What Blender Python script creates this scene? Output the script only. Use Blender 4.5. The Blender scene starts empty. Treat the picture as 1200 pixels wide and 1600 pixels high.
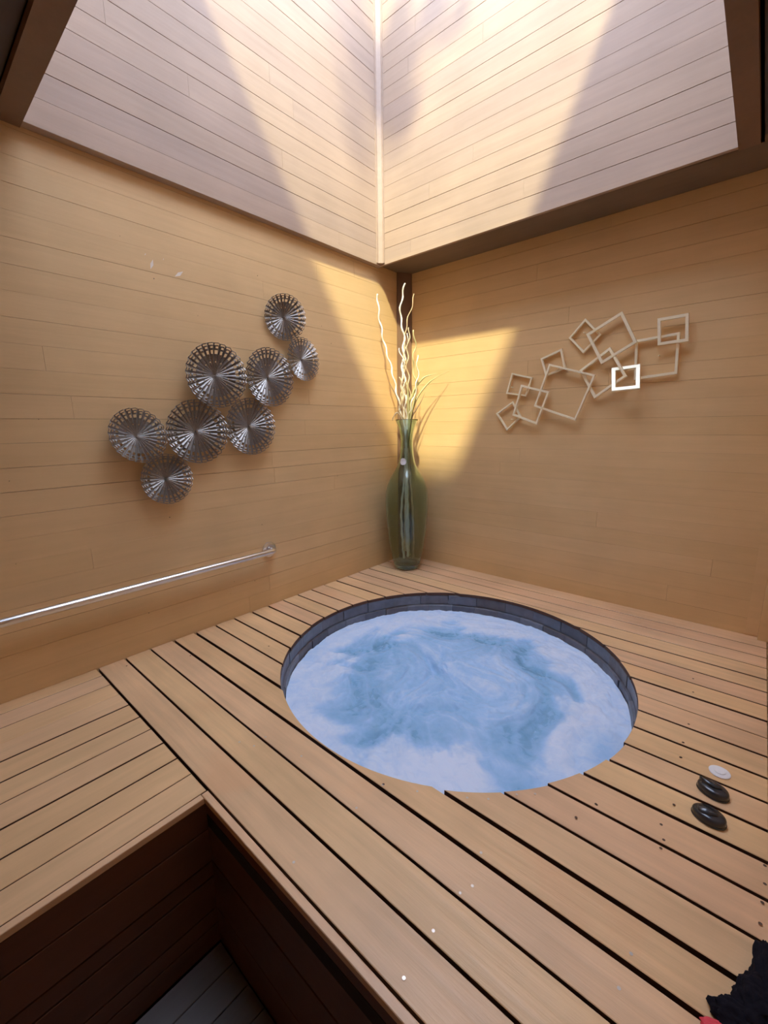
import bpy, bmesh, math, random
import numpy as np
from mathutils import Vector, Matrix, noise

random.seed(7)
C = bpy.context.scene.collection
S = 0.85                      # every length below is multiplied by this (units -> metres)

# ------------------------------------------------------------------ camera
F_PX, YAW, PITCH, ROLL = 670.6, 0.7176, 0.1973, -0.0115
CAM = Vector((2.7944, -3.5477, 1.3798))
cy, sy, cp, sp = math.cos(YAW), math.sin(YAW), math.cos(PITCH), math.sin(PITCH)
fwd = Vector((-sy * cp, cy * cp, -sp)); right = Vector((cy, sy, 0)); up = right.cross(fwd)
cr, sr = math.cos(ROLL), math.sin(ROLL)
r2 = right * cr + up * sr; u2 = up * cr - right * sr
cam = bpy.data.objects.new('camera', bpy.data.cameras.new('camera')); C.objects.link(cam)
m = Matrix((r2, u2, -fwd)).transposed().to_4x4(); m.translation = CAM * S
cam.matrix_world = m
cam.data.sensor_fit = 'VERTICAL'; cam.data.sensor_height = 36.0
cam.data.lens = F_PX / 1600 * 36.0; cam.data.clip_start = 0.02
bpy.context.scene.camera = cam

# ------------------------------------------------------------------ world, sun, exposure
sc = bpy.context.scene
w = bpy.data.worlds.new('sky'); sc.world = w; w.use_nodes = True
bg = w.node_tree.nodes['Background']
bg.inputs['Color'].default_value = (0.66, 0.775, 1.04, 1)
bg.inputs['Strength'].default_value = 7.0
sun = bpy.data.objects.new('sun', bpy.data.lights.new('sun', 'SUN')); C.objects.link(sun)
sd = Vector((-0.4516, 0.685, -1.0)).normalized()
sun.rotation_euler = sd.to_track_quat('-Z', 'Y').to_euler()
sun.location = (3, -4, 8)
sun.data.energy = 5.0; sun.data.angle = math.radians(2.6); sun.data.color = (1.0, 0.93, 0.56)
sc.view_settings.view_transform = 'Standard'; sc.view_settings.look = 'None'
sc.view_settings.gamma = 1.0; sc.view_settings.use_curve_mapping = False
sc.view_settings.exposure = 0.42
sc.cycles.max_bounces = 16; sc.cycles.diffuse_bounces = 10; sc.cycles.glossy_bounces = 6
sc.cycles.transmission_bounces = 12; sc.cycles.sample_clamp_indirect = 6.0

# ------------------------------------------------------------------ materials
def new_mat(name):
    mt = bpy.data.materials.new(name); mt.use_nodes = True
    nt = mt.node_tree
    return mt, nt, nt.nodes['Principled BSDF']

def lk(nt, a, b): nt.links.new(a, b)

def paint(name, cols, axis, rough=0.5, grain=0.15, bump=0.12, spec=0.35, wear=None, var=0.12, gscale=1.0):
    """painted wood: the colour drifts over each board, grain runs along `axis` (0 x, 1 y, 2 z)"""
    mt, nt, b = new_mat(name); N = nt.nodes
    tc = N.new('ShaderNodeTexCoord'); oi = N.new('ShaderNodeObjectInfo')
    off = N.new('ShaderNodeVectorMath'); off.operation = 'MULTIPLY_ADD'
    comb = N.new('ShaderNodeCombineXYZ')
    for i in range(3): lk(nt, oi.outputs['Random'], comb.inputs[i])
    off.inputs[1].default_value = (37, 53, 71); lk(nt, comb.outputs[0], off.inputs[0])
    mp = N.new('ShaderNodeMapping'); sca = [14 * gscale] * 3; sca[axis] = 0.9 * gscale
    mp.inputs['Scale'].default_value = sca
    lk(nt, tc.outputs['Object'], mp.inputs['Vector'])
    ad = N.new('ShaderNodeVectorMath'); ad.operation = 'ADD'
    lk(nt, mp.outputs[0], ad.inputs[0]); lk(nt, off.outputs[0], ad.inputs[1])
    n1 = N.new('ShaderNodeTexNoise'); n1.inputs['Scale'].default_value = 2.2; n1.inputs['Detail'].default_value = 7; n1.inputs['Roughness'].default_value = .62
    lk(nt, ad.outputs[0], n1.inputs['Vector'])
    n2 = N.new('ShaderNodeTexNoise'); n2.inputs['Scale'].default_value = 2.4; n2.inputs['Detail'].default_value = 4
    lk(nt, tc.outputs['Object'], n2.inputs['Vector'])
    ramp = N.new('ShaderNodeValToRGB'); lk(nt, oi.outputs['Random'], ramp.inputs[0])
    el = ramp.color_ramp.elements
    if len(cols) == 1: cols = cols * 2
    while len(el) < len(cols): el.new(0.5)
    for i, c in enumerate(cols):
        el[i].position = i / max(1, len(cols) - 1); el[i].color = (*c, 1)
    hv = N.new('ShaderNodeHueSaturation')
    mr = N.new('ShaderNodeMapRange'); mr.inputs['To Min'].default_value = 1 - var; mr.inputs['To Max'].default_value = 1 + var
    mr.inputs['From Min'].default_value = .3; mr.inputs['From Max'].default_value = .7
    lk(nt, n2.outputs['Fac'], mr.inputs['Value'])
    mr2 = N.new('ShaderNodeMapRange'); mr2.inputs['To Min'].default_value = 1 - grain; mr2.inputs['To Max'].default_value = 1 + grain
    mr2.inputs['From Min'].default_value = .25; mr2.inputs['From Max'].default_value = .75
    lk(nt, n1.outputs['Fac'], mr2.inputs['Value'])
    mu = N.new('ShaderNodeMath'); mu.operation = 'MULTIPLY'
    lk(nt, mr.outputs[0], mu.inputs[0]); lk(nt, mr2.outputs[0], mu.inputs[1])
    lk(nt, ramp.outputs[0], hv.inputs['Color']); lk(nt, mu.outputs[0], hv.inputs['Value'])
    col = hv.outputs[0]
    if wear:
        n3 = N.new('ShaderNodeTexNoise'); n3.inputs['Scale'].default_value = wear[2]; n3.inputs['Detail'].default_value = 6
        ad3 = N.new('ShaderNodeVectorMath'); ad3.operation = 'ADD'
        lk(nt, tc.outputs['Object'], ad3.inputs[0]); lk(nt, off.outputs[0], ad3.inputs[1]); lk(nt, ad3.outputs[0], n3.inputs['Vector'])
        m3 = N.new('ShaderNodeMapRange'); m3.inputs['From Min'].default_value = wear[1]; m3.inputs['From Max'].default_value = wear[1] + .12
        lk(nt, n3.outputs['Fac'], m3.inputs['Value'])
        mx = N.new('ShaderNodeMix'); mx.data_type = 'RGBA'; mx.inputs['B'].default_value = (*wear[0], 1)
        m4 = N.new('ShaderNodeMath'); m4.operation = 'MULTIPLY'; m4.inputs[1].default_value = .55
        lk(nt, m3.outputs[0], m4.inputs[0])
        lk(nt, m4.outputs[0], mx.inputs['Factor']); lk(nt, col, mx.inputs['A']); col = mx.outputs['Result']
    lk(nt, col, b.inputs['Base Color'])
    b.inputs['Roughness'].default_value = rough; b.inputs['Specular IOR Level'].default_value = spec
    bp = N.new('ShaderNodeBump'); bp.inputs['Strength'].default_value = bump; bp.inputs['Distance'].default_value = .004
    lk(nt, n1.outputs['Fac'], bp.inputs['Height']); lk(nt, bp.outputs[0], b.inputs['Normal'])
    return mt

def simple(name, col, rough=.5, metal=0, spec=.5, noise_amt=0.1, nscale=30, bump=0):
    mt, nt, b = new_mat(name); N = nt.nodes
    tc = N.new('ShaderNodeTexCoord'); n = N.new('ShaderNodeTexNoise'); n.inputs['Scale'].default_value = nscale; n.inputs['Detail'].default_value = 4
    lk(nt, tc.outputs['Object'], n.inputs['Vector'])
    mr = N.new('ShaderNodeMapRange'); mr.inputs['To Min'].default_value = 1 - noise_amt; mr.inputs['To Max'].default_value = 1 + noise_amt
    lk(nt, n.outputs['Fac'], mr.inputs['Value'])
    hv = N.new('ShaderNodeHueSaturation'); hv.inputs['Color'].default_value = (*col, 1); lk(nt, mr.outputs[0], hv.inputs['Value'])
    lk(nt, hv.outputs[0], b.inputs['Base Color'])
    b.inputs['Roughness'].default_value = rough; b.inputs['Metallic'].default_value = metal; b.inputs['Specular IOR Level'].default_value = spec
    if bump:
        bp = N.new('ShaderNodeBump'); bp.inputs['Strength'].default_value = bump; bp.inputs['Distance'].default_value = .004
        lk(nt, n.outputs['Fac'], bp.inputs['Height']); lk(nt, bp.outputs[0], b.inputs['Normal'])
    return mt

WALL = [(.71, .49, .25), (.73, .505, .26), (.70, .48, .24), (.72, .495, .255)]
SHAFT_DIMMED = [(.435, .325, .245), (.455, .34, .255), (.41, .31, .245), (.445, .33, .25), (.42, .325, .255)]  # wall paint with shade put into the colour, offsetting strong skylight in the shaft
DECK = [(.71, .455, .235), (.73, .475, .24), (.70, .45, .26), (.73, .48, .245), (.69, .43, .25), (.73, .475, .265)]
M = {}
M['wall_y'] = paint('wall_paint_y', WALL, 1, .5, .05, .25, var=.06)
M['wall_x'] = paint('wall_paint_x', WALL, 0, .5, .05, .25, var=.06)
M['shaft_y'] = paint('dimmed_wall_paint_y', SHAFT_DIMMED, 1, .6, .07, .25, var=.08)
M['shaft_x'] = paint('dimmed_wall_paint_x', SHAFT_DIMMED, 0, .6, .07, .25, var=.08)
M['deck_x'] = paint('deck_paint_x', DECK, 0, .40, .13, .6, .5, wear=((.74, .43, .22), .60, 3.0), var=.12)
M['deck_y'] = paint('deck_paint_y', DECK[:4], 1, .45, .09, .3, .4, var=.08)
M['riser'] = paint('shaded_riser_paint', [(.115, .043, .020), (.135, .052, .024)], 1, .5, .1, .2)  # brown deck paint, darkened here to carry the shadow in the pit
M['pit'] = paint('pit_floor_paint', [(.15, .138, .13), (.17, .155, .147), (.16, .15, .145)], 1, .5, .1, .2)
M['trim'] = paint('trim_paint', [(.22, .135, .09)], 2, .5, .06, .2)
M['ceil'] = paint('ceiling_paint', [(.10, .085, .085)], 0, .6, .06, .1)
M['soffit'] = paint('soffit_paint', [(.20, .145, .10)], 0, .6, .06, .2)
M['gap'] = simple('under_deck', (.018, .008, .005), .9, noise_amt=.2)
M['side'] = simple('shaded_board_side', (.10, .042, .025), .8, noise_amt=.25)  # painted board sides with the gap shade put into their colour
M['back'] = simple('backing', (.20, .13, .07), .9)
M['tub'] = simple('tub_shell', (.45, .55, .62), .5)
M['chrome'] = simple('brushed_steel', (.80, .80, .82), .28, 1, noise_amt=.03, nscale=80)
M['bronze'] = simple('aged_metal', (.36, .33, .30), .44, .8, noise_amt=.35, nscale=22)
M['gold'] = simple('champagne_metal', (.97, .90, .68), .28, .15, noise_amt=.06, nscale=40)
M['black'] = simple('black_gloss', (.024, .028, .036), .22, 0, .7, noise_amt=.05)
M['white'] = simple('white_plastic', (.82, .83, .85), .35, noise_amt=.02)
M['twig'] = simple('bleached_twig', (.93, .89, .80), .6, noise_amt=.25, nscale=25, bump=.3)
M['twig2'] = simple('tan_twig', (.74, .58, .36), .6, noise_amt=.25, nscale=25, bump=.3)
M['blade'] = simple('dried_blade', (.52, .48, .24), .55, noise_amt=.25, nscale=18)
M['blade2'] = simple('brown_blade', (.36, .24, .15), .55, noise_amt=.25, nscale=18)
M['screw'] = simple('screw_head', (.62, .56, .50), .35, .8)
M['nailhole'] = simple('nail_hole', (.10, .06, .04), .8)
M['chip'] = simple('bare_chip', (.78, .70, .60), .7)
M['cloth'] = simple('black_cloth', (.010, .009, .014), .9, spec=.1, noise_amt=.4, nscale=60, bump=1.0)
M['bark'] = simple('bark', (.16, .11, .07), .9, noise_amt=.3)
M['leaf'] = simple('green_leaf', (.14, .24, .05), .5, noise_amt=.3)
M['red'] = simple('red_cloth', (.75, .06, .09), .7, noise_amt=.1)

def tile_mat():
    mt, nt, b = new_mat('slate_tile'); N = nt.nodes
    oi = N.new('ShaderNodeObjectInfo'); r = N.new('ShaderNodeValToRGB'); lk(nt, oi.outputs['Random'], r.inputs[0])
    cs = [(.085, .085, .105), (.14, .15, .19), (.17, .175, .21), (.12, .10, .10), (.19, .21, .26), (.10, .11, .14)]
    el = r.color_ramp.elements
    while len(el) < len(cs): el.new(.5)
    for i, c in enumerate(cs): el[i].position = i / (len(cs) - 1); el[i].color = (*c, 1)
    tc = N.new('ShaderNodeTexCoord'); n = N.new('ShaderNodeTexNoise'); n.inputs['Scale'].default_value = 18; n.inputs['Detail'].default_value = 6
    lk(nt, tc.outputs['Object'], n.inputs['Vector'])
    mr = N.new('ShaderNodeMapRange'); mr.inputs['To Min'].default_value = .55; mr.inputs['To Max'].default_value = 1.4; lk(nt, n.outputs['Fac'], mr.inputs['Value'])
    hv = N.new('ShaderNodeHueSaturation'); lk(nt, r.outputs[0], hv.inputs['Color']); lk(nt, mr.outputs[0], hv.inputs['Value'])
    lk(nt, hv.outputs[0], b.inputs['Base Color']); b.inputs['Roughness'].default_value = .4
    bp = N.new('ShaderNodeBump'); bp.inputs['Strength'].default_value = .5; bp.inputs['Distance'].default_value = .006
    lk(nt, n.outputs['Fac'], bp.inputs['Height']); lk(nt, bp.outputs[0], b.inputs['Normal'])
    return mt
M['tile'] = tile_mat()

def glass_mat():
    mt, nt, b = new_mat('green_glass')
    b.inputs['Base Color'].default_value = (.66, .80, .73, 1); b.inputs['Roughness'].default_value = .03
    b.inputs['Transmission Weight'].default_value = 1.0; b.inputs['IOR'].default_value = 1.47
    return mt
M['glass'] = glass_mat()

TC = (1.502, -1.473); TR = 1.005; WZ = -0.165      # tub centre, radius, water level

def water_mat():
    mt, nt, b = new_mat('foaming_water'); N = nt.nodes
    at = N.new('ShaderNodeAttribute'); at.attribute_name = 'foam'
    tc = N.new('ShaderNodeTexCoord')
    n = N.new('ShaderNodeTexNoise'); n.inputs['Scale'].default_value = 16; n.inputs['Detail'].default_value = 8; n.inputs['Roughness'].default_value = .6; n.inputs['Distortion'].default_value = 1.2
    lk(nt, tc.outputs['Object'], n.inputs['Vector'])
    s = N.new('ShaderNodeMath'); s.operation = 'MULTIPLY_ADD'; s.inputs[1].default_value = .55; s.inputs[2].default_value = -.275
    lk(nt, n.outputs['Fac'], s.inputs[0])
    a = N.new('ShaderNodeMath'); a.operation = 'ADD'; a.use_clamp = True
    lk(nt, at.outputs['Fac'], a.inputs[0]); lk(nt, s.outputs[0], a.inputs[1])
    r = N.new('ShaderNodeValToRGB'); el = r.color_ramp.elements
    el[0].position = 0; el[0].color = (.16, .35, .58, 1)
    el[1].position = 1; el[1].color = (.68, .79, .98, 1)
    e = el.new(.3); e.color = (.26, .50, .79, 1)
    e = el.new(.62); e.color = (.39, .61, .92, 1)
    lk(nt, a.outputs[0], r.inputs[0]); lk(nt, r.outputs[0], b.inputs['Base Color'])
    mr = N.new('ShaderNodeMapRange'); mr.inputs['To Min'].default_value = .12; mr.inputs['To Max'].default_value = .7
    lk(nt, a.outputs[0], mr.inputs['Value']); lk(nt, mr.outputs[0], b.inputs['Roughness'])
    b.inputs['IOR'].default_value = 1.33
    bp = N.new('ShaderNodeBump'); bp.inputs['Strength'].default_value = .35; bp.inputs['Distance'].default_value = .012
    lk(nt, n.outputs['Fac'], bp.inputs['Height']); lk(nt, bp.outputs[0], b.inputs['Normal'])
    return mt
M['water'] = water_mat()

# ------------------------------------------------------------------ helpers
def link(name, me, mat, parent=None, smooth=False):
    o = bpy.data.objects.new(name, me); C.objects.link(o)
    if mat is not None and not me.materials: me.materials.append(M[mat])
    if parent is not None: o.parent = parent
    if smooth:
        me.polygons.foreach_set('use_smooth', [True] * len(me.polygons))
    return o

def mesh(name, verts, faces, mat, parent=None, smooth=False, origin=None):
    """verts in scene units; the object's origin goes to `origin` (scene units) when given"""
    og = Vector(origin) if origin is not None else Vector((0, 0, 0))
    po = Vector(parent.location) / S if parent is not None else Vector((0, 0, 0))
    me = bpy.data.meshes.new(name)
    me.from_pydata([tuple((Vector(v) - og) * S) for v in verts], [], faces); me.update()
    o = link(name, me, mat, parent, smooth)
    o.location = (og - po) * S
    return o

def empty(name, loc, label, cat, group=None):
    o = bpy.data.objects.new(name, None); C.objects.link(o); o.location = Vector(loc) * S
    o.empty_display_size = .05
    tag(o, label, cat, group); return o

def tag(o, label, cat, group=None, kind=None):
    o['label'] = label
    if cat: o['category'] = cat
    if group: o['group'] = group
    if kind: o['kind'] = kind
    return o

def struct(o, label=None):
    o['kind'] = 'structure'
    if label: o['label'] = label
    return o

class MB:
    def __init__(s): s.v = []; s.f = []
    def add(s, vs, fs):
        k = len(s.v); s.v += [tuple(q) for q in vs]; s.f += [tuple(i + k for i in f) for f in fs]; return s
    def box(s, x0, x1, y0, y1, z0, z1):
        return s.add([(x0, y0, z0), (x1, y0, z0), (x1, y1, z0), (x0, y1, z0), (x0, y0, z1), (x1, y0, z1), (x1, y1, z1), (x0, y1, z1)],
                     [(0, 3, 2, 1), (4, 5, 6, 7), (0, 1, 5, 4), (1, 2, 6, 5), (2, 3, 7, 6), (3, 0, 4, 7)])
    def tube(s, pts, rad, n=8, closed_ends=True):
        pts = [Vector(q) for q in pts]; rings = []
        t0 = (pts[1] - pts[0]).normalized(); ref = Vector((0, 0, 1)) if abs(t0.z) < .9 else Vector((1, 0, 0))
        nrm = t0.cross(ref).normalized()
        for i, q in enumerate(pts):
            t = (pts[min(i + 1, len(pts) - 1)] - pts[max(i - 1, 0)]).normalized()
            nrm = (nrm - t * nrm.dot(t)).normalized(); bn = t.cross(nrm)
            rr = rad[i] if hasattr(rad, '__len__') else rad
            rings.append([q + (nrm * math.cos(a) + bn * math.sin(a)) * rr for a in [2 * math.pi * k / n for k in range(n)]])
        vs = [q for r in rings for q in r]; fs = []
        for i in range(len(pts) - 1):
            for k in range(n): fs.append((i * n + k, i * n + (k + 1) % n, (i + 1) * n + (k + 1) % n, (i + 1) * n + k))
        if closed_ends: fs += [tuple(range(n - 1, -1, -1)), tuple(range((len(pts) - 1) * n, len(pts) * n))]
        return s.add(vs, fs)
    def lathe(s, prof, n=32, cx=0, cy_=0):
        vs = []; fs = []
        for r, z in prof:
            for k in range(n):
                a = 2 * math.pi * k / n; vs.append((cx + r * math.cos(a), cy_ + r * math.sin(a), z))
        for i in range(len(prof) - 1):
            for k in range(n): fs.append((i * n + k, i * n + (k + 1) % n, (i + 1) * n + (k + 1) % n, (i + 1) * n + k))
        return s.add(vs, fs)
    def build(s, name, mat, parent=None, smooth=False, origin=None):
        return mesh(name, s.v, s.f, mat, parent, smooth, origin)

def plank_prism(x0, x1, z0, z1, t, ch):
    """local (along, height, out) plank with chamfered long edges: profile swept along x"""
    prof = [(0, z0), (t - ch, z0), (t, z0 + ch), (t, z1 - ch), (t - ch, z1), (0, z1)]
    vs = [(x0, h, o) for o, h in prof] + [(x1, h, o) for o, h in prof]
    n = len(prof)
    fs = [(i, (i + 1) % n, n + (i + 1) % n, n + i) for i in range(n)] + [tuple(range(n - 1, -1, -1)), tuple(range(n, 2 * n))]
    return vs, fs

def plank_wall(parent, name, a0, a1, zs, tf, mat, t=.018, seams=None, rnd=None, flip=False, gaps=(.0001, .0002, .0004, .0007, .0012), chf=.0004):
    """horizontal boards between the heights zs along a0..a1; tf(a, z, out) -> scene point"""
    rnd = rnd or random
    for i in range(len(zs) - 1):
        cuts = [a0] + sorted((seams or {}).get(i, [])) + [a1]
        g = rnd.choice(gaps)
        for j in range(len(cuts) - 1):
            tt = t + rnd.uniform(-.0005, .0005)
            vs, fs = plank_prism(cuts[j] + (.0005 if j else 0), cuts[j + 1] - .0005, zs[i] + g, zs[i + 1] - g, tt, chf)
            vs = [tf(a, h, o) for a, h, o in vs]
            if flip: fs = [tuple(reversed(f)) for f in fs]
            mesh(name, vs, fs, mat, parent)

X1 = 2.975; Y1 = -5.2; ZP = -0.70; ZC = 2.80; ZL = 2.772
SX0, SX1, SY0, SY1 = 0.055, 2.520, -0.420, -2.903     # shaft opening; SY0 far, SY1 near
ZT = 5.22

# ------------------------------------------------------------------ room shell
T = .018
wl = struct(MB().box(-.12, -T, Y1 - .1, .1, ZP - .1, ZC + .1).build('wall_left', 'back'), 'left wall of flush ochre painted boards')
wb = struct(MB().box(-.0, X1, T, .12, ZP - .1, ZC + .1).build('wall_back', 'back'), 'back wall of flush ochre painted boards')
wr = struct(MB().box(X1, X1 + .1, Y1 - .1, .12, ZP - .1, ZC + .1).build('wall_right', 'wall_y'), 'right wall beside the deck')
wf = struct(MB().box(-.0, X1, Y1 - .1, Y1, ZP - .1, ZC + .1).build('wall_front', 'wall_x'), 'front wall behind the viewer')

rw = random.Random(3)
zsl = [0.0 - .005 + .1195 * k for k in range(24)]
zsl = [z for z in zsl if z < ZC - .04] + [ZC]
off = 1.078 - min(zsl, key=lambda z: abs(z - 1.078))
zsl = [-.04] + [z + off for z in zsl[1:-1]] + [ZC]
seamL = {i: [rw.uniform(-3.6, -.5)] for i in range(len(zsl)) if rw.random() < .55}
def near(zs, z): return min(range(len(zs)), key=lambda i: abs(zs[i] - z))
seamL[near(zsl, 1.437)] = [-2.86]; seamL[near(zsl, 1.67)] = [-2.95]; seamL[near(zsl, 2.26)] = [-1.62]
plank_wall(wl, 'plank', Y1, 0.0, zsl, lambda a, h, o: (o - T, a, h), 'wall_y', T, seamL, rw)
zsr = [-.04] + [z for z in [.944 + .1185 * k for k in range(-7, 16)] if .05 < z < ZC - .05] + [ZC]
seamR = {i: [rw.uniform(.5, 2.7)] for i in range(len(zsr)) if rw.random() < .5}
plank_wall(wb, 'plank', 0.0, X1, zsr, lambda a, h, o: (a, T - o, h), 'wall_x', T, seamR, rw, flip=True)

# paint chips and filled nail holes on the left wall (tiny, flat)
ch = MB()
for (y, z, l, a) in [(-2.37, 2.315, .030, 1.9), (-2.215, 2.300, .034, 2.5), (-2.40, 2.36, .008, 1), (-2.3, 2.36, .006, 2)]:
    d = Vector((0, math.cos(a), -math.sin(a) if a > 1.5 else math.sin(a))); e = Vector((0, -d.z, d.y))
    c = Vector((.0013, y, z))
    ch.add([c - d * l, c + e * l * .32, c + d * l, c - e * l * .25], [(0, 1, 2, 3)])
o = ch.build('paint_chip', 'chip', wl); o['kind'] = 'stuff'
nh = MB()
for k in range(30):
    y, z = rw.uniform(-3.4, -.2), rw.uniform(.15, 2.7); r = rw.uniform(.0015, .0035)
    nh.add([Vector((.0012, y + r * math.cos(a), z + r * math.sin(a))) for a in [k2 * math.pi / 3 for k2 in range(6)]], [tuple(range(6))])
o = nh.build('nail_hole', 'nailhole', wl); o['kind'] = 'stuff'

# corner board, right-hand battens
struct(MB().add([(-.001, -.125, 0), (.014, -.128, 0), (.085, -.014, 0), (.085, .001, 0), (-.001, .001, 0),
                 (-.001, -.125, ZC), (.014, -.128, ZC), (.085, -.014, ZC), (.085, .001, ZC), (-.001, .001, ZC)],
                [(0, 1, 6, 5), (1, 2, 7, 6), (2, 3, 8, 7), (3, 4, 9, 8), (4, 0, 5, 9), (4, 3, 2, 1, 0), (5, 6, 7, 8, 9)]).build('trim_1', 'trim'), 'dark corner board behind the glass vase')
struct(MB().box(2.925, X1, -.05, 0, 0, ZC).build('trim_2', 'wall_y'), 'square corner batten at the right end of the back wall')
struct(MB().box(2.862, 2.925, -.006, 0, .012, ZC).build('trim_3', 'wall_x'), 'flat upright strip beside the corner batten')

# ceiling with the shaft opening, its trims and lip
ce = MB()
ce.box(-.1, X1 + .1, SY0 + .03, .12, ZC, ZC + .12)
ce.box(-.1, SX0 - .02, SY1, SY0, ZC, ZC + .12)
cs = struct(ce.build('ceiling', 'soffit'), 'brown soffit around the light shaft')
c2 = MB(); c2.box(-.1, X1 + .1, Y1 - .1, SY1 - .02, ZC, ZC + .12); c2.box(SX1 + .02, X1 + .1, SY1 - .02, SY0 + .03, ZC, ZC + .12)
c2.build('ceiling_panel', 'ceil', cs)
struct(MB().box(0, SX1 + .09, SY1 - .095, SY1, ZL - .005, ZC).build('trim_4', 'trim'), 'brown header board on the near edge of the shaft')
struct(MB().box(SX1, SX1 + .088, SY1, SY0 + .035, ZL - .004, ZC).build('trim_5', 'trim'), 'brown header board on the right edge of the shaft')
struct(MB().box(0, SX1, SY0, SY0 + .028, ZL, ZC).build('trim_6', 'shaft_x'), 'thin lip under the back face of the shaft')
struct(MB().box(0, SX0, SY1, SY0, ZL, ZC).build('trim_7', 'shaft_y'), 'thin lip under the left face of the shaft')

# light shaft
def shaft_zs(rn): 
    z = ZL; out = [z, z + .125]
    while out[-1] < ZT - .17: out.append(out[-1] + rn.choice([.112, .116, .119, .12]))
    return out + [ZT]
rs = random.Random(11); SG = (.0003, .0005, .0010, .0014, .0018)
zsh = shaft_zs(rs)
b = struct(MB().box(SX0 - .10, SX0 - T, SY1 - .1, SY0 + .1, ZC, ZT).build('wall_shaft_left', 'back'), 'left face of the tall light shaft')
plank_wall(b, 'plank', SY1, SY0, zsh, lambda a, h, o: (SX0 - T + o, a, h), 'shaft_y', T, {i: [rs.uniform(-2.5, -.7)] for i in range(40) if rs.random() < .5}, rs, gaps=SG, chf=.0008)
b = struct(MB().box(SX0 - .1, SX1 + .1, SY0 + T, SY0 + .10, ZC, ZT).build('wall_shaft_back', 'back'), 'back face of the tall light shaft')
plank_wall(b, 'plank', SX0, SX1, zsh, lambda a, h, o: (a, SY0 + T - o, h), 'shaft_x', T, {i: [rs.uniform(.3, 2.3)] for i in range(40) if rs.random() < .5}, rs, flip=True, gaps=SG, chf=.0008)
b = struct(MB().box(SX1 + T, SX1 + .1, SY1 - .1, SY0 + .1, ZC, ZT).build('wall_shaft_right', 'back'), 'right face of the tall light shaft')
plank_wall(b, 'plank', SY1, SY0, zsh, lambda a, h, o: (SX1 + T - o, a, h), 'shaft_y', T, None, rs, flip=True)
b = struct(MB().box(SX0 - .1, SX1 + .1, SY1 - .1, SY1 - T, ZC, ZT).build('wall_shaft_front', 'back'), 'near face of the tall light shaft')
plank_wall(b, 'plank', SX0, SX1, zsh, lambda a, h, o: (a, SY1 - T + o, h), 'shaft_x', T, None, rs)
# corner moulding in the shaft: two battens and a chamfered strip
q = .052
cm = MB()
pr = [(SX0, SY0), (SX0, SY0 - q), (SX0 + .012, SY0 - q), (SX0 + .012, SY0 - q + .014), (SX0 + q - .014, SY0 - .012), (SX0 + q, SY0 - .012), (SX0 + q, SY0)]
n = len(pr)
cm.add([(x, y, ZL + .012) for x, y in pr] + [(x, y, ZT) for x, y in pr], [(i, (i + 1) % n, n + (i + 1) % n, n + i) for i in range(n)] + [tuple(range(n - 1, -1, -1)), tuple(range(n, 2 * n))])
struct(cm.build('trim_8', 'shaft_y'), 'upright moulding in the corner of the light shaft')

# ------------------------------------------------------------------ deck
P = .146; Y0 = .1546
rd = random.Random(5)
gapw = {}
for k in range(20): gapw[k] = rd.choice([.010, .011, .012, .013, .014])
gapw.update({0: .009, 1: .010, 2: .010, 3: .016, 4: .019, 5: .012, 6: .010, 7: .019, 8: .014, 18: .008, 19: .011})
ys = {k: -(19 - k) * P - Y0 for k in range(20)}
deck = struct(MB().box(.0, X1, -2.955, 0, -.13, -.075).build('floor_deck_base', 'gap'))
deck.name = 'floor'
deck['label'] = 'raised wooden deck of tan painted boards around the round tub'
# the joist layer is ring shaped: cut the tub hole out of it
bm = bmesh.new(); R_ = TR + .06; nn = 64
bm_v = []
outer = [(0, -2.955), (X1, -2.955), (X1, 0), (0, 0)]
vin = [(TC[0] + R_ * math.cos(2 * math.pi * i / nn), TC[1] + R_ * math.sin(2 * math.pi * i / nn)) for i in range(nn)]
def ray_rect(a):
    dx, dy = math.cos(a), math.sin(a); ts = []
    if dx > 1e-9: ts.append((X1 - TC[0]) / dx)
    if dx < -1e-9: ts.append((0 - TC[0]) / dx)
    if dy > 1e-9: ts.append((0 - TC[1]) / dy)
    if dy < -1e-9: ts.append((-2.955 - TC[1]) / dy)
    t = min(ts); return (TC[0] + dx * t, TC[1] + dy * t)
angs = sorted([2 * math.pi * i / nn for i in range(nn)] + [math.atan2(y - TC[1], x - TC[0]) % (2 * math.pi) for x, y in outer])
ring_v, ring_f = [], []
for a in angs:
    i_ = (TC[0] + R_ * math.cos(a), TC[1] + R_ * math.sin(a)); o_ = ray_rect(a)
    for (x, y), z in ((i_, -.075), (o_, -.075), (o_, -.13), (i_, -.13)): ring_v.append((x, y, z))
na = len(angs)
for i in range(na):
    j = (i + 1) % na
    for k in range(4): ring_f.append((i * 4 + k, i * 4 + (k + 1) % 4, j * 4 + (k + 1) % 4, j * 4 + k))
bm.free()
me = bpy.data.meshes.new('floor'); me.from_pydata([tuple(Vector(v) * S) for v in ring_v], [], ring_f); me.update(); me.materials.append(M['gap']); deck.data = me

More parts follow.
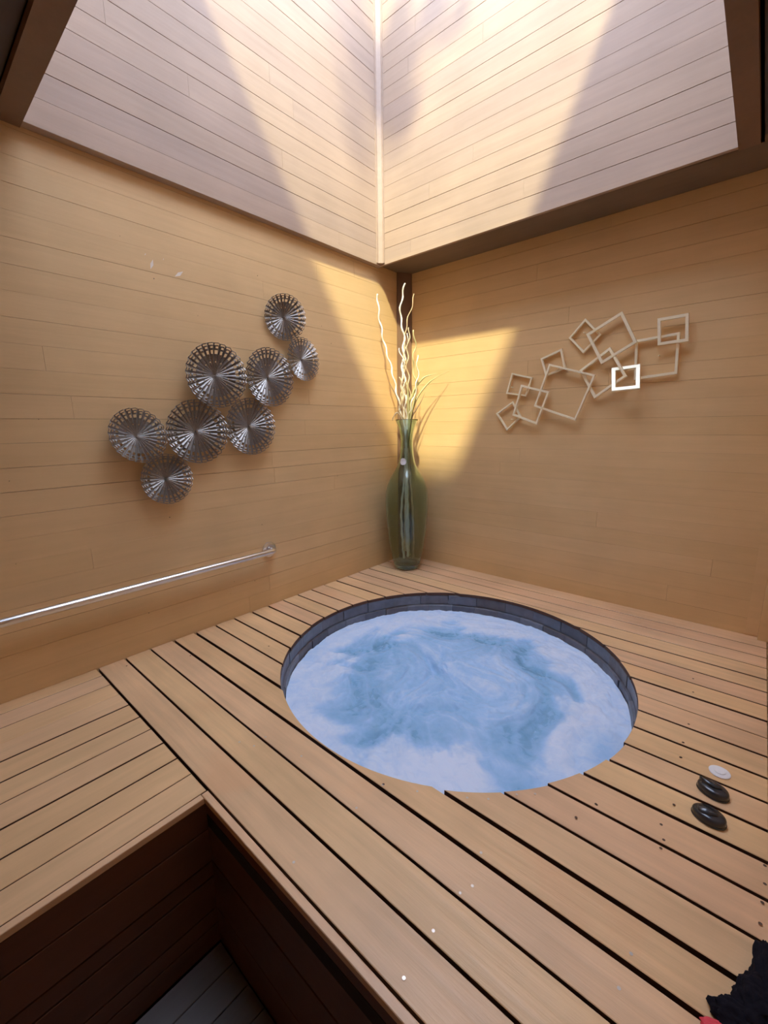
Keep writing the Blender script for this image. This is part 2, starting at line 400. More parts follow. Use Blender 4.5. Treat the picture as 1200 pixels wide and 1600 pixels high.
def board_from_poly(name, poly, mat, parent, z=0.0, t=.024, bev=.002):
    bm = bmesh.new()
    top = [bm.verts.new((x * S, y * S, z * S)) for x, y in poly]
    bot = [bm.verts.new((x * S, y * S, (z - t) * S)) for x, y in poly]
    bm.faces.new(top); bm.faces.new(list(reversed(bot))); n = len(poly)
    for i in range(n): bm.faces.new((top[i], bot[i], bot[(i + 1) % n], top[(i + 1) % n]))
    bm.normal_update()
    bmesh.ops.recalc_face_normals(bm, faces=bm.faces)
    ed = [e for e in bm.edges if all(abs(v.co.z - z * S) < 1e-6 for v in e.verts)]
    bmesh.ops.bevel(bm, geom=ed, offset=bev * S, segments=1, affect='EDGES', profile=.5)
    bmesh.ops.triangulate(bm, faces=[f for f in bm.faces if len(f.verts) > 4])
    bm.normal_update()
    if name in ('deck_board', 'bench_board'):
        for f in bm.faces:
            if abs(f.normal.z) < .3: f.material_index = 1       # sides coloured dark for the shade between boards
    me = bpy.data.meshes.new(name); bm.to_mesh(me); bm.free()
    o = link(name, me, mat, parent)
    if name in ('deck_board', 'bench_board'): me.materials.append(M['side'])
    return o

def arc(yA, yB, side, r, n=10):
    """points of the tub rim between yA and yB on the left (-1) or right (+1) side"""
    out = []
    for i in range(n + 1):
        y = yA + (yB - yA) * i / n; d = max(0, r * r - (y - TC[1]) ** 2)
        out.append((TC[0] + side * math.sqrt(d), y))
    return out
XA, XB = .003, X1 - .003
bounds = [(ys[k] + gapw[k] / 2, (ys[k + 1] - gapw[k + 1] / 2) if k < 19 else -.002) for k in range(20)]
for k, (ya, yb) in enumerate(bounds):
    z = rd.uniform(-.0015, .0015); r = TR + rd.uniform(-.006, .006)
    ina = abs(ya - TC[1]) < r; inb = abs(yb - TC[1]) < r
    if ina and inb:
        ml = arc(ya, yb, -1, r); board_from_poly('deck_board', [(XA, ya)] + ml + [(XA, yb)], 'deck_x', deck, z)
        mr_ = arc(ya, yb, 1, r); board_from_poly('deck_board', [(XB, yb)] + list(reversed(mr_)) + [(XB, ya)], 'deck_x', deck, z)
    elif ina or inb:
        ye = ya if ina else yb; yo = yb if ina else ya
        half = math.acos(max(-1, min(1, (ye - TC[1]) / r if ye > TC[1] else (TC[1] - ye) / r)))
        pts = []
        for i in range(25):
            a = half * (1 - 2 * i / 24)          # from the right side to the left side
            s_ = 1 if ye > TC[1] else -1
            pts.append((TC[0] + r * math.sin(a), TC[1] + s_ * r * math.cos(a)))
        poly = [(XB, ye)] + pts + [(XA, ye), (XA, yo), (XB, yo)]
        board_from_poly('deck_board', poly, 'deck_x', deck, z)
    else:
        board_from_poly('deck_board', [(XA, ya), (XB, ya), (XB, yb), (XA, yb)], 'deck_x', deck, z)
# front edging strip of the deck and of the bench
board_from_poly('edge_strip', [(1.331, -2.958), (XB, -2.958), (XB, ys[0] - .004), (1.331, ys[0] - .004)], 'deck_x', deck, 0)

# screws in the deck
SC = [(.0, 0)]
def unproj(u, v, z=0.0):
    d = r2 * ((u - 600) / F_PX) + u2 * ((800 - v) / F_PX) + fwd
    t = (z - CAM.z) / d.z; q_ = CAM + d * t; return q_.x, q_.y
scr = MB(); hol = MB()
spx = [(459, 1348), (557, 1263), (719, 1396), (738, 1385), (677, 1455), (631, 1529), (967, 1545), (986, 1491), (749, 1337), (598, 1227), (652, 1237), (730, 1247), (763, 1249), (804, 1247), (836, 1241), (471, 1182), (415, 1152), (397, 1166), (1190, 1187), (1083, 982), (1083, 1000), (374, 1160)]
hpx = [(931, 1257), (1034, 1320), (1076, 1132), (1067, 1162), (1064, 1184), (1195, 1351), (1195, 1382), (1191, 1411), (1188, 1444), (1192, 1475), (1181, 1507), (1033, 1289), (1037, 1313), (1053, 1258), (932, 1258), (900, 1278), (1063, 1184), (1067, 1163), (1083, 1061), (1083, 1082), (597, 1228), (198, 1041), (300, 1024), (420, 1010)]
ds = Vector((0, 0, 0))
for lst, mb, r in ((spx, scr, .0048), (hpx, hol, .005)):
    for u, v in lst:
        x, y = unproj(u, v)
        if not (0 < x < X1 and -2.95 < y < 0): continue
        for k in range(20):
            if abs(y - ys[k]) < .014: y = ys[k] + (.02 if y > ys[k] else -.02)
        if math.hypot(x - TC[0], y - TC[1]) < TR + .02:
            f = (TR + .025) / math.hypot(x - TC[0], y - TC[1]); x = TC[0] + (x - TC[0]) * f; y = TC[1] + (y - TC[1]) * f
        mb.add([(x + r * math.cos(a), y + r * math.sin(a), .0022) for a in [i * math.pi / 4 for i in range(8)]], [tuple(range(8))])
o = scr.build('screw_head', 'screw', deck); o['kind'] = 'stuff'
o = hol.build('screw_hole', 'nailhole', deck); o['kind'] = 'stuff'

# ------------------------------------------------------------------ bench and pit
bx = [-.0, .108, .241, .376, .515, .658, .792, .931, 1.071, 1.200, 1.327]
bg_ = [0, .008, .003, .002, .009, .010, .008, .008, .009, .004, .003]
bench = struct(MB().box(0, 1.345, Y1, -2.975, -.13, -.05).build('floor_bench', 'gap'), 'low side platform of narrow boards beside the left wall')
rb = random.Random(8)
for i in range(10):
    board_from_poly('bench_board', [(bx[i] + bg_[i] / 2 + .002 * (i == 0), Y1 + .004), (bx[i + 1] - bg_[i + 1] / 2, Y1 + .004), (bx[i + 1] - bg_[i + 1] / 2, -2.936), (bx[i] + bg_[i] / 2 + .002 * (i == 0), -2.936)], 'deck_y', bench, rb.uniform(-.001, .001), bev=.002)
board_from_poly('edge_strip', [(1.329, Y1 + .004), (1.356, Y1 + .004), (1.356, -2.960), (1.329, -2.960)], 'deck_y', bench, 0, bev=.002)
# risers, board by board
rz = [-.70, -.60, -.525, -.372, -.294, -.142, -.0245]
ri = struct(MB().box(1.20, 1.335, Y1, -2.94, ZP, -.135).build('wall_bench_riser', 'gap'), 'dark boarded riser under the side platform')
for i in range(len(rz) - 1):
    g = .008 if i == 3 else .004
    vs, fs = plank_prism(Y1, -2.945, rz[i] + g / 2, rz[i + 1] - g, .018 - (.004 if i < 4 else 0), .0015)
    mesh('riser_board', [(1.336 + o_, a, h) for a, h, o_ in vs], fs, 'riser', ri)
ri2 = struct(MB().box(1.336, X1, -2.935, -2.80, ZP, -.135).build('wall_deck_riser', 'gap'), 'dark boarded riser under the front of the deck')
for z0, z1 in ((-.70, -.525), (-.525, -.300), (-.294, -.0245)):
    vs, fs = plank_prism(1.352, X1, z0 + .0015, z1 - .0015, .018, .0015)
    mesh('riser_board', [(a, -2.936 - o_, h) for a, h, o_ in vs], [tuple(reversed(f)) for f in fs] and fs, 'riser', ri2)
pit = struct(MB().box(-.1, X1 + .1, Y1 - .1, .12, ZP - .2, ZP - .03).build('floor_pit', 'gap'), 'lower grey boarded floor')
px = 1.357; k = 0
while px < X1 - .02:
    wdt = .105; xe = min(px + wdt, X1 - .002)
    board_from_poly('floor_board', [(px + .0015, Y1 + .004), (xe - .0015, Y1 + .004), (xe - .0015, -2.957), (px + .0015, -2.957)], 'pit', pit, ZP + .004, .03, .002); px = xe

# ------------------------------------------------------------------ hot tub and water
tub = empty('hot_tub', (TC[0], TC[1], ZP), 'round sunken hot tub lined with dark slate tiles in the deck', 'hot tub')
sh = MB().lathe([(TR + .10, -.085), (TR + .10, -.68), (.02, -.68), (.02, -.64), (TR + .034, -.64), (TR + .034, -.085), (TR + .10, -.085)], 64, *TC)
sh.build('shell', 'tub', tub)
rt = random.Random(21)
def tile_ring(r, z0, z1, nt, depth, ph):
    for i in range(nt):
        a0 = ph + 2 * math.pi * (i + .008) / nt; a1 = ph + 2 * math.pi * (i + .992) / nt
        rr = r + rt.uniform(-.004, .004); zt = z1 - rt.uniform(0, .003)
        vs = []
        for j in range(4):
            a = a0 + (a1 - a0) * j / 3
            for rad, z in ((rr, z0), (rr, zt - .003), (rr + .003, zt), (rr + depth, zt), (rr + depth, z0)):
                vs.append((TC[0] + rad * math.cos(a), TC[1] + rad * math.sin(a), z))
        fs = []
        for j in range(3):
            for k2 in range(5):
                fs.append((j * 5 + k2, j * 5 + (k2 + 1) % 5, (j + 1) * 5 + (k2 + 1) % 5, (j + 1) * 5 + k2))
        fs += [(4, 3, 2, 1, 0), tuple(15 + q_ for q_ in range(5))]
        mesh('tile', vs, [tuple(reversed(f)) for f in fs], 'tile', tub)
tile_ring(TR + .002, -.105, -.026, 27, .030, .05)
tile_ring(TR - .014, -.30, -.107, 33, .046, .02)

NR, NA = 150, 320
RW = TR - .016
def foam_at(x, y):
    u, v = x - TC[0], y - TC[1]; r = math.hypot(u, v) / RW
    p3 = Vector((x * 1.9, y * 1.9, 3.1))
    wv = Vector((noise.noise(p3 * 1.1), noise.noise(p3 * 1.1 + Vector((9, 4, 2))), 0))
    q_ = p3 + wv * .9
    n1 = noise.fractal(q_ * 1.25, 1.0, 2.0, 5)
    n2 = noise.fractal(q_ * 3.4 + Vector((5, 1, 7)), .9, 2.1, 5)
    ringf = min(1, max(0, (r - .60 + .24 * n1 + .08 * n2) / .16)); ringf = ringf * ringf * (3 - 2 * ringf)
    core = .50 + .16 * n1 + .15 * n2 - .22 * math.exp(-((r - .56) / .13) ** 2) * (1 - ringf)
    rid = 1 - abs(noise.fractal(q_ * 1.9 + Vector((2, 8, 1)), 1.0, 2.0, 4)) * 3.2
    core += .20 * max(0, rid) ** 2.2
    f = core * (1 - ringf) + (.90 + .10 * n2) * ringf
    # a tongue of foam reaching in from the near edge
    d = math.hypot((u - .42) / .16, (v + .62) / .30); f += .45 * math.exp(-d * d)
    d = math.hypot((u - .66) / .14, (v + .50) / .12); f -= .55 * math.exp(-d * d)
    d = math.hypot((u - .90) / .07, (v + .05) / .16); f -= .30 * math.exp(-d * d)
    return max(0, min(1, f)), n1, n2, r
vs, fm, fs = [], [], []
for i in range(NR + 1):
    r = RW * (i / NR) ** .8
    for j in range(NA):
        a = 2 * math.pi * j / NA; x, y = TC[0] + r * math.cos(a), TC[1] + r * math.sin(a)
        f, n1, n2, rn = foam_at(x, y)
        z = WZ + .010 * n1 + .010 * n2 + .012 * f + .022 * math.exp(-(rn / .35) ** 2) * (1 + n2)
        z += .004 * noise.noise(Vector((x * 22, y * 22, 1))) + .0025 * noise.noise(Vector((x * 55, y * 55, 4)))
        vs.append((x, y, z)); fm.append(f)
for i in range(NR):
    for j in range(NA):
        fs.append((i * NA + j, (i + 1) * NA + j, (i + 1) * NA + (j + 1) % NA, i * NA + (j + 1) % NA))
wo = mesh('water', vs, fs, 'water', None, True)
at = wo.data.attributes.new('foam', 'FLOAT', 'POINT'); at.data.foreach_set('value', fm)
tag(wo, 'bubbling pale blue water with white foam filling the round tub', 'water', kind='stuff')

# ------------------------------------------------------------------ grab bar
gb = empty('grab_bar', (0, -1.733, .45), 'long stainless steel grab bar fixed to the left wall', 'grab bar')
zb = .452; dx = .080
pts = [(.004, -1.715, zb), (.035, -1.715, zb)] + [(dx - .03 + .03 * math.sin(t), -1.745 + .03 * math.cos(t), zb) for t in [i * math.pi / 12 for i in range(7)]]
pts += [(dx, y, zb) for y in (-2.2, -2.8, -3.4, -3.8)] + [(dx - .03 + .03 * math.cos(t), -3.93 - .03 * math.sin(t), zb) for t in [i * math.pi / 12 for i in range(7)]] + [(.035, -3.96, zb), (.004, -3.96, zb)]
MB().tube(pts, .022, 18).build('bar', 'chrome', gb, True)
for y in (-1.715, -3.96):
    fl = MB()
    prof = [(.0, .000), (.058, .000), (.060, .004), (.058, .012), (.040, .020), (.0, .021)]
    vs = []; fs = []; n = 28
    for rr, h in prof:
        for k in range(n): vs.append((.0015 + h, y + rr * math.cos(2 * math.pi * k / n), zb + rr * math.sin(2 * math.pi * k / n)))
    for i in range(len(prof) - 1):
        for k in range(n): fs.append((i * n + k, i * n + (k + 1) % n, (i + 1) * n + (k + 1) % n, (i + 1) * n + k))
    fl.add(vs, fs).build('flange', 'chrome', gb)

# ------------------------------------------------------------------ pleated disc wall art
art = empty('metal_wall_art', (0, -1.95, 1.6), 'cluster of eight perforated pleated metal discs on the left wall', 'wall art')
def disc_mesh(R, NP, depth, amp, seed):
    rn = random.Random(seed)
    us = [0, .28, .56, 1.0]
    rs_ = [.03, .18, .32, .41, .45, .56, .665, .775, .83, .89, .925, .975, 1.0]
    vs, fs = [], []
    cols = []
    for p_ in range(NP * 2):
        seq = us[:3] if p_ % 2 == 0 else [0, .44, .72]
        for j in range(3): cols.append((p_, seq[j], j if p_ % 2 == 0 else 2 - j))
    nc = len(cols)
    for i, r in enumerate(rs_):
        for c, (p_, u_, k_) in enumerate(cols):
            a = 2 * math.pi * (p_ + u_) / (NP * 2)
            tri = u_ if p_ % 2 == 0 else 1 - u_
            z = depth * r ** 1.25 + amp * (tri - .5) * min(1, r * 1.05)
            vs.append((R * r * math.cos(a), R * r * math.sin(a), z))
    for i in range(len(rs_) - 1):
        for c, (p_, u_, k_) in enumerate(cols):
            hole = (k_ >= 1 and i == 10) or (k_ == 2 and i == 8) or (k_ == 2 and i == 6) or (k_ == 1 and i == 6 and rn.random() < .15) or (i == 3 and k_ == 2 and (p_ // 2) % 2 == 0)
            if hole: continue
            c2 = (c + 1) % nc
            fs.append((i * nc + c, i * nc + c2, (i + 1) * nc + c2, (i + 1) * nc + c))
    # centre cap
    fs.append(tuple(range(nc)))
    return vs, fs
discs = [(-1.480, 2.170, .158, .035, (.16, -.22)), (-1.336, 1.890, .160, .030, (-.05, .10)), (-2.066, 1.715, .201, .048, (.05, -.05)), (-1.654, 1.734, .203, .030, (0, .06)),
         (-1.829, 1.388, .196, .022, (0, .03)), (-2.220, 1.360, .200, .030, (.02, 0)), (-2.576, 1.338, .158, .040, (-.20, .05)), (-2.434, 1.074, .154, .024, (-.06, .0))]
dm = {}
for i, (y, z, R, x, (ty, tz)) in enumerate(discs):
    kind = 'big' if R > .18 else 'small'
    if kind not in dm:
        NP = 30 if kind == 'big' else 27
        v_, f_ = disc_mesh(1.0, NP, .20, .115, 4)
        me = bpy.data.meshes.new('pleated_disc'); me.from_pydata(v_, [], f_); me.update(); me.materials.append(M['bronze']); dm[kind] = me
    o = bpy.data.objects.new('pleated_disc', dm[kind]); C.objects.link(o); o.parent = art
    # local z -> world +x (out of the wall), with a small tilt of its own
    Rm = Matrix(((0, 0, 1), (1, 0, 0), (0, 1, 0))).to_4x4()
    Rm = Matrix.Rotation(ty, 4, 'Y') @ Matrix.Rotation(tz, 4, 'Z') @ Rm @ Matrix.Rotation(i * .7, 4, 'Z')
    o.matrix_basis = Matrix.Translation((Vector((x, y, z)) * S) - Vector(art.location)) @ Rm @ Matrix.Scale(R * S, 4)
    sm = o.modifiers.new('sheet', 'SOLIDIFY'); sm.thickness = .012; sm.offset = -1
def rod(a, b_, name='linking_rod'):
    MB().tube([a, b_], .004, 6).build(name, 'bronze', art)
cpt = [(.016, d_[0], d_[1]) for d_ in discs]
for a, b_ in ((0, 1), (1, 3), (3, 2), (3, 4), (2, 5), (5, 4), (5, 6), (5, 7)): rod(cpt[a], cpt[b_])
for c_ in cpt: MB().tube([(.0, c_[1], c_[2]), (.05, c_[1], c_[2])], .006, 6).build('wall_peg', 'bronze', art)

# ------------------------------------------------------------------ square frame wall art
sq = empty('geometric_wall_art', (1.7, 0, 1.75), 'sculpture of linked champagne gold square frames on the back wall', 'wall art')
def unproj_y(u, v, yy):
    d = r2 * ((u - 600) / F_PX) + u2 * ((800 - v) / F_PX) + fwd
    t = (yy - CAM.y) / d.y; return CAM + d * t
kx = 340 / 1200
FR = [ # outer corners in the picture's crop, distance from the wall of each corner, bar width
    ([(943, 97), (1117, 66), (1115, 222), (943, 247)], (.060,) * 4, .017),
    ([(820, 216), (1068, 172), (1052, 402), (813, 436)], (.036,) * 4, .015),
    ([(690, 370), (848, 348), (846, 481), (690, 497)], (.035, .035, .125, .125), .019),
    ([(748, 57), (831, 228), (632, 350), (549, 184)], (.056,) * 4, .017),
    ([(545, 96), (633, 187), (533, 290), (453, 205)], (.030,) * 4, .013),
    ([(682, 254), (773, 415), (594, 540), (511, 384)], (.040, .075, .045, .025), .016),
    ([(297, 318), (415, 262), (437, 372), (325, 418)], (.030,) * 4, .014),
    ([(345, 347), (601, 408), (490, 661), (261, 583)], (.055,) * 4, .013),
    ([(139, 397), (254, 422), (218, 527), (107, 513)], (.030,) * 4, .012),
    ([(190, 463), (346, 500), (277, 683), (142, 632)], (.055,) * 4, .014),
    ([(144, 554), (191, 640), (112, 715), (52, 622)], (.032,) * 4, .012)]
for cs_, ds_, wd in FR:
    po = [unproj_y(760 + x * kx, 470 + y * kx, -d_) for (x, y), d_ in zip(cs_, ds_)]
    nrm = (po[1] - po[0]).cross(po[3] - po[0]).normalized()
    if nrm.y > 0: nrm = -nrm
    cen = sum(po, Vector()) / 4
    pin = []
    for i in range(4):
        a = (po[i - 1] - po[i]).normalized(); b_ = (po[(i + 1) % 4] - po[i]).normalized()
        sn = a.cross(b_).length
        pin.append(po[i] + (a + b_) * (wd * (1.35 if wd == .019 else 1.1) / max(.5, sn)))
    bk = -nrm * .020; e = .0015
    vs = []; fs = []
    for i in range(4):
        o_, n_ = po[i], pin[i]; inw = (n_ - o_).normalized() * e
        vs += [o_ + bk, o_ - nrm * e, o_ + inw, n_ - inw, n_ - nrm * e, n_ + bk]
    for i in range(4):
        j = (i + 1) % 4
        for k2 in range(6): fs.append((i * 6 + k2, i * 6 + (k2 + 1) % 6, j * 6 + (k2 + 1) % 6, j * 6 + k2))
    o = mesh('square_frame', vs, fs, 'gold', sq)
    bmx = bmesh.new(); bmx.from_mesh(o.data); bmesh.ops.recalc_face_normals(bmx, faces=bmx.faces); bmx.to_mesh(o.data); bmx.free()
for (u, v) in [(1030, 556), (913, 520), (873, 575), (800, 605), (880, 650), (800, 655)]:
    pt = unproj_y(u, v, -.02); MB().tube([(pt.x, 0, pt.z), (pt.x, -.035, pt.z)], .004, 6).build('wall_peg', 'gold', sq)

# ------------------------------------------------------------------ glass vase
VX, VY = .275, -.325
vase = empty('glass_vase', (VX, VY, 0), 'tall green glass bottle vase standing in the deck corner', 'vase')
PXH = 157.0; PXW = 160.5
def vz(y): return (886.5 - y) / PXH
def vr(wpx): return wpx / 2 / PXW
prof = [(0, .006), (vr(34), .006), (vr(38), .012), (vr(40), .03)] + [(vr(w_), vz(y)) for w_, y in
        [(45, 872), (52, 855), (58, 835), (63, 812), (65.5, 792), (66, 778), (64, 766), (58, 755), (49, 745), (39, 737), (30, 729), (24, 720), (20.5, 708), (19, 696), (19.5, 686), (23, 675), (29, 667), (34, 661)]]
# smooth the profile
def smooth_prof(pr, k=3):
    out = []
    for i in range(len(pr) - 1):
        p0, p1, p2, p3 = pr[max(i - 1, 0)], pr[i], pr[i + 1], pr[min(i + 2, len(pr) - 1)]
        for j in range(k):
            t = j / k
            out.append(tuple(.5 * (2 * p1[c] + (p2[c] - p0[c]) * t + (2 * p0[c] - 5 * p1[c] + 4 * p2[c] - p3[c]) * t * t + (3 * p1[c] - p0[c] - 3 * p2[c] + p3[c]) * t ** 3) for c in (0, 1)))
    return out + [pr[-1]]
po = prof[:4] + smooth_prof(prof[3:])[1:]
th = .007
pi_ = [(max(0.001, r - th), z) for r, z in po[4:]]
pi_[0] = (pi_[0][0], max(pi_[0][1], .045))
full = [(max(r, .0005), z) for r, z in po] + [(po[-1][0] - th * .5, po[-1][1] + .004)] + list(reversed(pi_)) + [(.02, .040), (.0005, .040)]
MB().lathe(full, 48, VX, VY).build('bottle', 'glass', vase, True)
# round sticker on the neck, facing the room
st = MB(); zc = vz(721); rn_ = vr(23.5); ang0 = math.atan2(CAM.y - VY, CAM.x - VX) - .45
vs = []; fs = []
for ring, rr in enumerate((0, .6, 1.0)):
    for k in range(20):
        a = 2 * math.pi * k / 20; t_ = rr * .030 * math.cos(a); h = rr * .032 * math.sin(a)
        zz = zc + h; rad = rn_ + .004 + max(0, (zc - zz)) * .22
        aa = ang0 + t_ / rn_
        vs.append((VX + rad * math.cos(aa), VY + rad * math.sin(aa), zz))
for ring in range(2):
    for k in range(20): fs.append((ring * 20 + k, ring * 20 + (k + 1) % 20, (ring + 1) * 20 + (k + 1) % 20, (ring + 1) * 20 + k))
o = st.add(vs, fs).build('sticker', 'white', vase); o['label'] = 'small round white sticker'
o.modifiers.new('thick', 'SOLIDIFY').thickness = .0015

# ------------------------------------------------------------------ twigs and blades in the vase
rx, ry = cy, sy
def vp(u, v, dep=0.0):
    # a point in the upright plane through the vase axis that faces the room
    d = r2 * ((u - 600) / F_PX) + u2 * ((800 - v) / F_PX) + fwd
    nh = Vector((-sy, cy, 0)); t = nh.dot(Vector((VX, VY, 0)) - CAM) / nh.dot(d)
    q_ = CAM + d * t
    return q_ + Vector((sy, -cy, 0)) * dep
def curly(name, pts, r0, r1, mat, label, wig=.010, seed=0, group='dried twigs in the glass vase'):
    rn = random.Random(seed); ctrl = [vp(*q_) for q_ in pts]
    fine = []
    for i in range(len(ctrl) - 1):
        p0, p1, p2, p3 = ctrl[max(i - 1, 0)], ctrl[i], ctrl[i + 1], ctrl[min(i + 2, len(ctrl) - 1)]
        k = max(4, int((p2 - p1).length / .022))
        for j in range(k):
            t = j / k
            fine.append(.5 * (2 * p1 + (p2 - p0) * t + (2 * p0 - 5 * p1 + 4 * p2 - p3) * t * t + (3 * p1 - p0 - 3 * p2 + p3) * t ** 3))
    fine.append(ctrl[-1]); ph = rn.uniform(0, 6); ph2 = rn.uniform(0, 6); L = 0; out = []; rad = []
    for i, q_ in enumerate(fine):
        if i: L += (fine[i] - fine[i - 1]).length
        inside = q_.z < vz(650)
        a = wig * (.25 if inside else 1)
        out.append(q_ + Vector((rx, ry, 0)) * a * math.sin(L * 38 + ph) + Vector((sy, -cy, 0)) * a * math.cos(L * 33 + ph2))
        t = i / (len(fine) - 1); rad.append((r0 + (r1 - r0) * t) * (1 + .15 * math.sin(i * 1.7)))
    o = MB().tube(out, rad, 7).build(name, mat, None, True, origin=out[0])
    return tag(o, label, 'twig', group)
G = 'dried twigs in the glass vase'
tw = []
curly('curly_twig', [(631, 872, .0), (627, 800, .0), (633, 735, 0), (632, 690), (628, 655), (617, 600), (610, 570), (600, 535), (592, 490), (590, 459)], .0125, .006, 'twig', 'white curly twig leaning furthest left out of the vase', .008, 1)
curly('curly_twig', [(637, 868, .03), (634, 800, .03), (634, 735, .01), (633, 690, .01), (631, 655, .01), (628, 600, .02), (630, 550, .02), (631, 525), (626, 497), (627, 472), (633, 443)], .0125, .007, 'twig', 'tallest bright white curly twig in the vase', .008, 2)
curly('curly_twig', [(646, 872, .0), (645, 800, .0), (640, 735, 0), (637, 690, 0), (636, 655, 0), (633, 590, .0), (631, 550, .0), (634, 515), (639, 492), (645, 474), (647, 459)], .010, .004, 'twig2', 'thin tan tipped twig just right of the tallest twig', .007, 3)
curly('curly_twig', [(640, 870, -.03), (637, 735, -.01), (639, 690, 0), (641, 655, 0), (650, 605, .0), (645, 570, .0), (649, 535), (645, 516)], .010, .006, 'blade', 'greenish yellow curly twig with a hooked top on the right', .010, 4)
for i, (a, b_, dep) in enumerate([((624, 640), (632, 548), .03), ((634, 620), (638, 520), -.02), ((631, 610), (624, 545), .05), ((640, 620), (640, 512), .02), ((645, 625), (651, 556), .04), ((637, 615), (631, 560), -.04), ((628, 620), (622, 590), .04)]):
    curly('curly_twig', [(635 + (i % 3 - 1) * 3, 860, dep * .4), (635 + (i % 3 - 1), 735, dep * .15), (635 + (i % 3 - 1), 690, dep * .1), (635 + (i % 3 - 1) * 1.5, 660, dep * .3), (a[0], a[1], dep), ((a[0] + b_[0]) / 2 + (-1) ** i * 4, (a[1] + b_[1]) / 2, dep), (b_[0], b_[1], dep)], .009, .004, 'twig' if i % 3 else 'twig2', 'short curly twig in the dense middle of the bunch', .011, 10 + i, 'short twigs in the middle of the bunch')
curly('curly_twig', [(632, 700, .02), (629, 662, .03), (621, 645, .05), (614, 653, .06), (613, 657, .07)], .008, .004, 'twig2', 'short tan twig curling over the left of the vase rim', .004, 30)

def blade(name, pts, wd, mat, label, group):
    ctrl = [vp(*q_) for q_ in pts]; fine = []
    for i in range(len(ctrl) - 1):
        p0, p1, p2, p3 = ctrl[max(i - 1, 0)], ctrl[i], ctrl[i + 1], ctrl[min(i + 2, len(ctrl) - 1)]
        for j in range(6):
            t = j / 6
            fine.append(.5 * (2 * p1 + (p2 - p0) * t + (2 * p0 - 5 * p1 + 4 * p2 - p3) * t * t + (3 * p1 - p0 - 3 * p2 + p3) * t ** 3))
    fine.append(ctrl[-1]); vs, fs = [], []; n = len(fine)
    for i, q_ in enumerate(fine):
        t = (fine[min(i + 1, n - 1)] - fine[max(i - 1, 0)]).normalized()
        sd_ = t.cross(Vector((sy, -cy, .15))).normalized(); nm = t.cross(sd_)
        u_ = i / (n - 1); ww = wd * (.45 + .55 * math.sin(math.pi * min(1, u_ * 1.1 + .12))) * (1 - u_ ** 6 * .9)
        vs += [q_ + sd_ * ww, q_ + nm * .004, q_ - sd_ * ww, q_ - nm * .0012]
    for i in range(n - 1):
        for k2 in range(4): fs.append((i * 4 + k2, i * 4 + (k2 + 1) % 4, (i + 1) * 4 + (k2 + 1) % 4, (i + 1) * 4 + k2))
    fs += [(3, 2, 1, 0), tuple((n - 1) * 4 + k2 for k2 in range(4))]
    o = mesh(name, vs, fs, mat, None, True, origin=fine[0])
    return tag(o, label, 'dried leaf', group)
GB = 'long dried leaves in the glass vase'
blade('dried_leaf', [(637, 700), (640, 655), (645, 615), (660, 592), (675, 585.5), (688, 584.5)], .011, 'blade', 'olive dried leaf arching right with a dark tip', GB)
blade('dried_leaf', [(638, 700), (642, 655), (650, 625), (668, 600), (685, 588), (702, 580)], .009, 'blade', 'long thin dried leaf reaching furthest right', GB)
blade('dried_leaf', [(638, 700), (643, 655), (650, 640), (658, 627), (664, 613)], .008, 'blade2', 'short brown dried leaf right of the vase rim', GB)
blade('dried_leaf', [(634, 700), (630, 655), (622, 625), (612, 605), (608, 597)], .008, 'blade2', 'short brown dried leaf left of the vase rim', GB)
blade('dried_leaf', [(637, 700, .01), (641, 655, .03), (650, 610, .03), (652, 590, .03), (653, 570, .03)], .008, 'blade', 'upright olive dried leaf beside the hooked twig', GB)
blade('dried_leaf', [(637, 700, .01), (638, 655, .02), (637, 615, .05), (634, 590, .05)], .013, 'blade', 'broad pale leaf upright in front of the twigs', GB)

